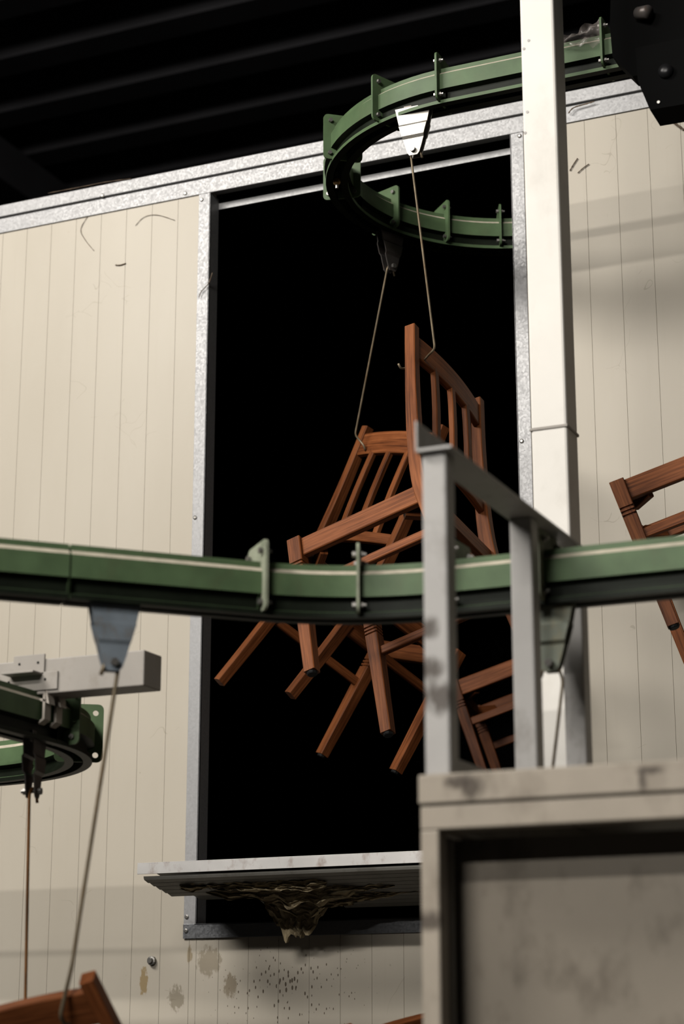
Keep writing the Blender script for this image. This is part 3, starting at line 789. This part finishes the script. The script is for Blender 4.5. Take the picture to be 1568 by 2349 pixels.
# ------------------------------------------------------------------ drive unit at the end of the upper track
DY = 4.50
droot = thing('drive_unit', 'black conveyor drive unit at the end of the upper green track', 'machine', (UX1 + .4, 4.7, 4.1))
c1 = PY(1462, 186, DY); c2 = PY(1490, 252, DY); c3 = PY(1700, 216, DY); c4 = PY(1700, 60, DY); c5 = PY(1456, 110, DY)
def prism(poly, y0, y1):
    bm = bmesh.new(); a = [bm.verts.new((p.x, y0, p.z)) for p in poly]; b = [bm.verts.new((p.x, y1, p.z)) for p in poly]
    n = len(poly)
    for i in range(n): bm.faces.new((a[i], a[(i + 1) % n], b[(i + 1) % n], b[i]))
    bm.faces.new(a[::-1]); bm.faces.new(b); return bm
mesh_obj('lower_hood', prism([c1, c2, c3, c4, c5], DY, 4.60), MAT['black'], droot)
g = [PY(1398, 60, DY + .06), PY(1404, 130, DY + .06), PY(1450, 175, DY + .06), PY(1700, 130, DY + .06), PY(1700, -260, DY + .06), PY(1405, -220, DY + .06)]
mesh_obj('gear_housing', prism(g, DY + .06, 4.62), MAT['black'], droot)
m0 = PY(1462, 12, DY); m1 = PY(1475, 22, DY)
mesh_obj('motor', tube([m0 + Vector((0, .12, 0)), m0 + Vector((.30, .12, 0))], .055, 20), MAT['black'], droot, True)
mesh_obj('shaft_cover', tube([m0 + Vector((-.012, .05, .004)), m0 + Vector((.02, .03, -.008))], [.018, .018], 14), MAT['hang_dark'], droot, True)
bq = PY(1527, 165, DY)
mesh_obj('bearing_cap', tube([bq + Vector((0, .01, 0)), bq + Vector((0, -.012, 0)), bq + Vector((0, -.016, 0))], [.022, .018, .006], 16), MAT['black2'], droot, True)
sq = PY(1510, 235, DY); mesh_obj('screw', cyl(sq, sq + Vector((0, -.003, 0)), .004), MAT['bolt'], droot)

# roller of the drive chain seen in the slot of the hairpin
pr0, rr0 = on_arc(UC, UR, 205)
rr = thing('chain_roller', 'small brass and steel chain roller in the hairpin track slot', 'roller', (pr0.x, pr0.y, ZU))
mesh_obj('pin', cyl(pr0 + Vector((0, 0, ZU + .028)), pr0 + Vector((0, 0, ZU - .024)), .005, 10), MAT['bolt'], rr)
mesh_obj('bush', tube([pr0 + Vector((0, 0, ZU + z)) for z in (.010, .004, -.006, -.012)], [.008, .0115, .0115, .008], 14), MAT['brass'], rr, True)

# clear film caught on the upper track
bm = bmesh.new(); from mathutils import noise as NZ
rows = []
for i in range(15):
    u = i / 14; row = []
    for j in range(9):
        v = j / 8
        p = PY(1282 + 100 * u, 112 - 62 * v * (.25 + .75 * u) - 6 * u, UC[1] - UR - .045)
        row.append(bm.verts.new(p + Vector((0, .03 * NZ.noise(Vector((u * 4, v * 4, 1))) - .01, .012 * NZ.noise(Vector((u * 7, v * 5, 4)))))))
    rows.append(row)
for a, b in zip(rows, rows[1:]):
    for j in range(8): bm.faces.new((a[j], a[j + 1], b[j + 1], b[j]))
tag(mesh_obj('plastic_film', bm, MAT['film'], None, True), 'crumpled clear plastic film caught on the upper track by the column', 'film')

# ------------------------------------------------------------------ dusty cobweb strands
WEBS = [
    ([(1306, 392), (1314, 378), (1324, 363)], WY - .004, .0018, 'short dusty web strand on the cream wall right of the column'),
    ([(1324, 397), (1337, 385), (1350, 376)], WY - .004, .0016, 'crooked dusty web strand on the cream wall right of the column'),
    ([(1303, 260), (1315, 247), (1345, 238), (1362, 233)], WY - .02, .0022, 'curved dusty web strand with a dark tip across the top edging'),
    ([(1515, 250), (1530, 268), (1550, 285), (1568, 298)], WY - .01, .0034, 'thick dusty web strand below the black drive unit'),
    ([(487, 625), (478, 650), (462, 668), (456, 682)], WY - .012, .0016, 'dark hair-thin strand hanging over the left upright edging'),
    ([(264, 608), (276, 608), (288, 604)], WY - .003, .0022, 'small dark web tuft on the left part of the cream wall'),
    ([(205, 490), (185, 525), (195, 550), (215, 575)], WY - .003, .0010, 'faint drooping web thread below the top edging at left'),
    ([(310, 518), (330, 498), (360, 493), (400, 505)], WY - .003, .0009, 'faint arched web thread beside the left upright edging'),
    ([(110, 443), (180, 430), (240, 418), (300, 410)], WY - .018, .0011, 'thin dark web thread lying along the top edging'),
]
for pts, Y, r, lab in WEBS:
    ps = smooth_path([PY(x, y, Y) for x, y in pts], 4); n = len(ps)
    tag(mesh_obj('cobweb_strand', tube(ps, [r * (.5 + .8 * abs(math.sin(i * 1.7))) for i in range(n)], 6), MAT['web']), lab, 'cobweb', 'dusty cobweb strands')
